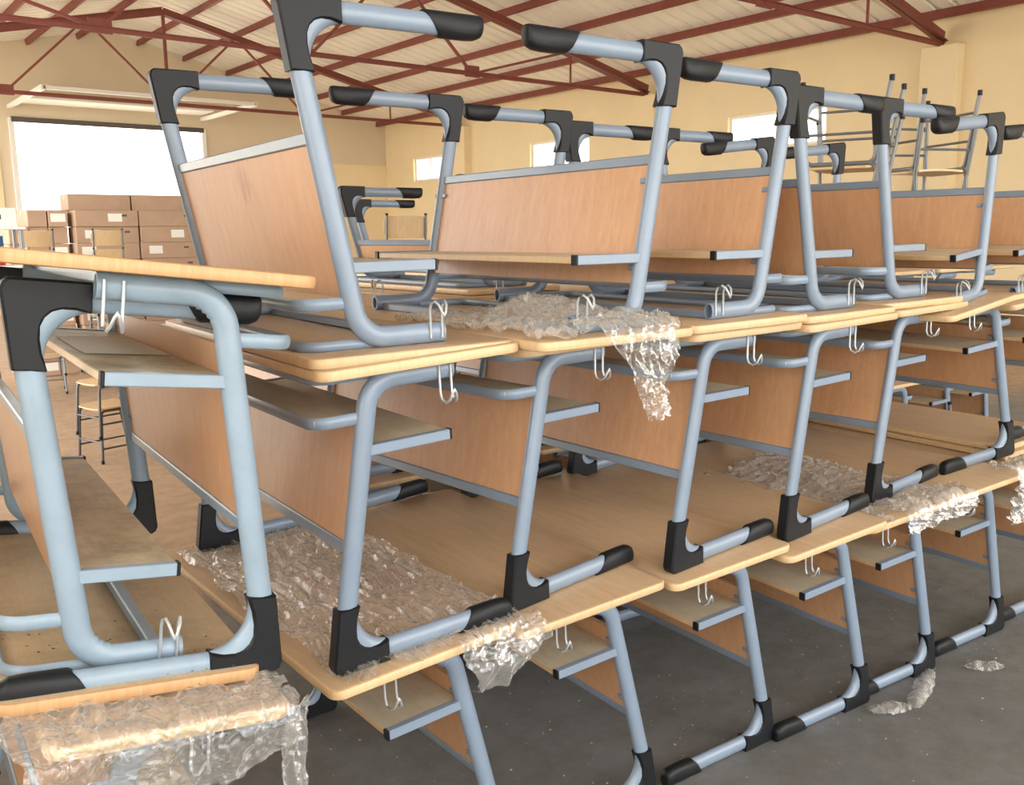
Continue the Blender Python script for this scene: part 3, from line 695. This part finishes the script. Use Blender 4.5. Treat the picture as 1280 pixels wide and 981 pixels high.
def fb(s, t):
    u = -.05+.50*s; x, y, z = top0(u); L = -.2+t*(.46-.18*s)
    if L < 0: return (x, y-L-.012, z+.006)
    if L < .03: return (x, y-.014, z+.004-L)
    return (x-.01*math.sin(9*L), y-.016+.25*(L-.03), z-.026-(L-.03)*.95)
Bf = film('crumpled clear film wrapped round the tabletop end at the lower left', fb, 130, 110, .026, 8.3, (1, 1, 1), sign=-1)
def fb2(s, t):
    x, y, z = top0(.44); return (x+.0+.05*s-.02*math.sin(4*t)*(1-s), y+.02+.03*math.sin(3*t)+.03*s, z-.015-.3*t)
film('', fb2, 24, 70, .022, 2.2, (2, 2, .6), parent=Bf, rag=.1, sign=-1)
ZT = mtop(1, 1.7, 1.75)+.029
def fc(s, t):
    x, y = 1.46+.46*s, 1.70+.75*t
    h = .075*math.exp(-((s-.5)/.22)**2-((t-.42)/.22)**2)+.035*math.exp(-((s-.65)/.3)**2-((t-.1)/.12)**2)
    return (x, y, ZT+.004+h)
Cf = film('heap of crumpled clear film on the upturned tabletop, its tail hanging over the edge', fc, 110, 130, .035, 12.4, (1, 1, 1))
def fc2(s, t):
    w = .30*max(0, 1-t)**1.3+.035; cx = 1.72+.075*t
    x = cx+(s-.5)*w; L = t*.30
    if L < .05: return (x, 1.74-L*1.0, ZT+.03-.1*L)
    return (x, 1.69-.03*math.sin(min(1, (L-.05)*9)*1.5)-.02*math.cos((s-.5)*3)-.012*math.sin(20*L), ZT+.024-(L-.05)*.98)
film('', fc2, 60, 110, .034, 15.2, (1.4, 1.4, .8), parent=Cf, rag=.08, sign=-1)
Df = film('clear film lying over the wrapped tabletop near two facing toe caps', lambda s, t: (3.06+.52*s, 1.70+.85*t, bz(4, 3.06+.52*s)+.004), 90, 120, .026, 21.7, (.6, 1.6, 1), rag=.15)
def fd2(s, t):
    u = .16+.42*s; x = 3.024+u; y = 1.700-.045*s*.9; L = -.09+t*.17; z = bz(4, x)
    if L < 0: return (x, y-L-.008, z+.006+.02*math.sin(s*7)**2)
    return (x, y-.012-.01*math.sin(t*3), z+.004-L*.8)
film('', fd2, 70, 50, .032, 24.1, parent=Df, rag=.12, sign=-1)
def fe(s, t):
    x = 3.98+.42*s; y = 1.672-.03*s; L = -.1+t*(.28+.06*math.sin(s*8)); z = .765
    if L < 0: return (x, y-L-.008, z+.012)
    return (x+.02*math.sin(L*20), y-.014-.01*math.sin(t*5), z+.006-L)
film('crumpled clear film draped over the table edge at the right border', fe, 80, 70, .04, 31.3, rag=.12, sign=-1)
for i, (cx, cy, L, w, a, lb) in enumerate(((3.34, 1.66, .36, .05, 18, 'long strip of clear film on the concrete by a black heel'), (3.10, 1.66, .17, .05, -30, 'short scrap of clear film on the concrete beside the lone toe cap'), (3.72, 1.60, .16, .05, -38, 'separate scrap of clear film lying on the open concrete at the right'))):
    ca, sa = math.cos(R(a)), math.sin(R(a))
    def fn(s, t):
        u = (s-.5)*L; v = (t-.5)*w*(1-.6*(2*s-1)**4); return (cx+u*ca-v*sa, cy+u*sa+v*ca, .003+.02*math.sin(3.1*t)*math.sin(3.1*s))
    film(lb, fn, 40, 14, .022, 40+i*3, rag=.1)

# ------------------------------------------------------------------ loose debris
def debris(name, label, spots, mat):
    mb = MB()
    for (x, y, z, sz) in spots:
        a = random.uniform(0, 6.28); c, s_ = math.cos(a)*sz, math.sin(a)*sz; h = sz*random.uniform(.2, .6); e = random.uniform(.4, 1)
        mb.add([(x+c, y+s_, z), (x-s_*e, y+c*e, z), (x-c, y-s_, z), (x+s_*e, y-c*e, z), (x+c*.2, y, z+h)], [(0, 1, 4), (1, 2, 4), (2, 3, 4), (3, 0, 4)])
    o = link(name, mb.mesh(name, mat)); tag(o, label, 'debris', kind='stuff'); return o
def liz(x): return .965+.029+(x-.175)*math.sin(R(SG))
sp = []
for _ in range(520):
    x = .19+.46*random.random()**1.2; y = 1.775+abs(random.gauss(0, .05))-(x-.175)*.108+ (.0 if random.random() < .6 else random.random()*.9)
    sp.append((x, y, liz(x), random.choice((.0015, .002, .003, .004))))
debris('wood_shavings', 'scattered wood shavings and grit on the dusty upturned board', sp, 'dirt')
debris('pale_crumbs', 'pale crumbs among the shavings on the dusty upturned board', [(x, y+.01, z, s*1.1) for x, y, z, s in random.sample(sp, 60)], 'chip')
debris('floor_grit', 'small pale bits of litter on the concrete floor', [(random.uniform(1.2, 4.6), random.uniform(1.2, 3.2), .0005, random.choice((.002, .003, .004, .006))) for _ in range(420)], 'chip')
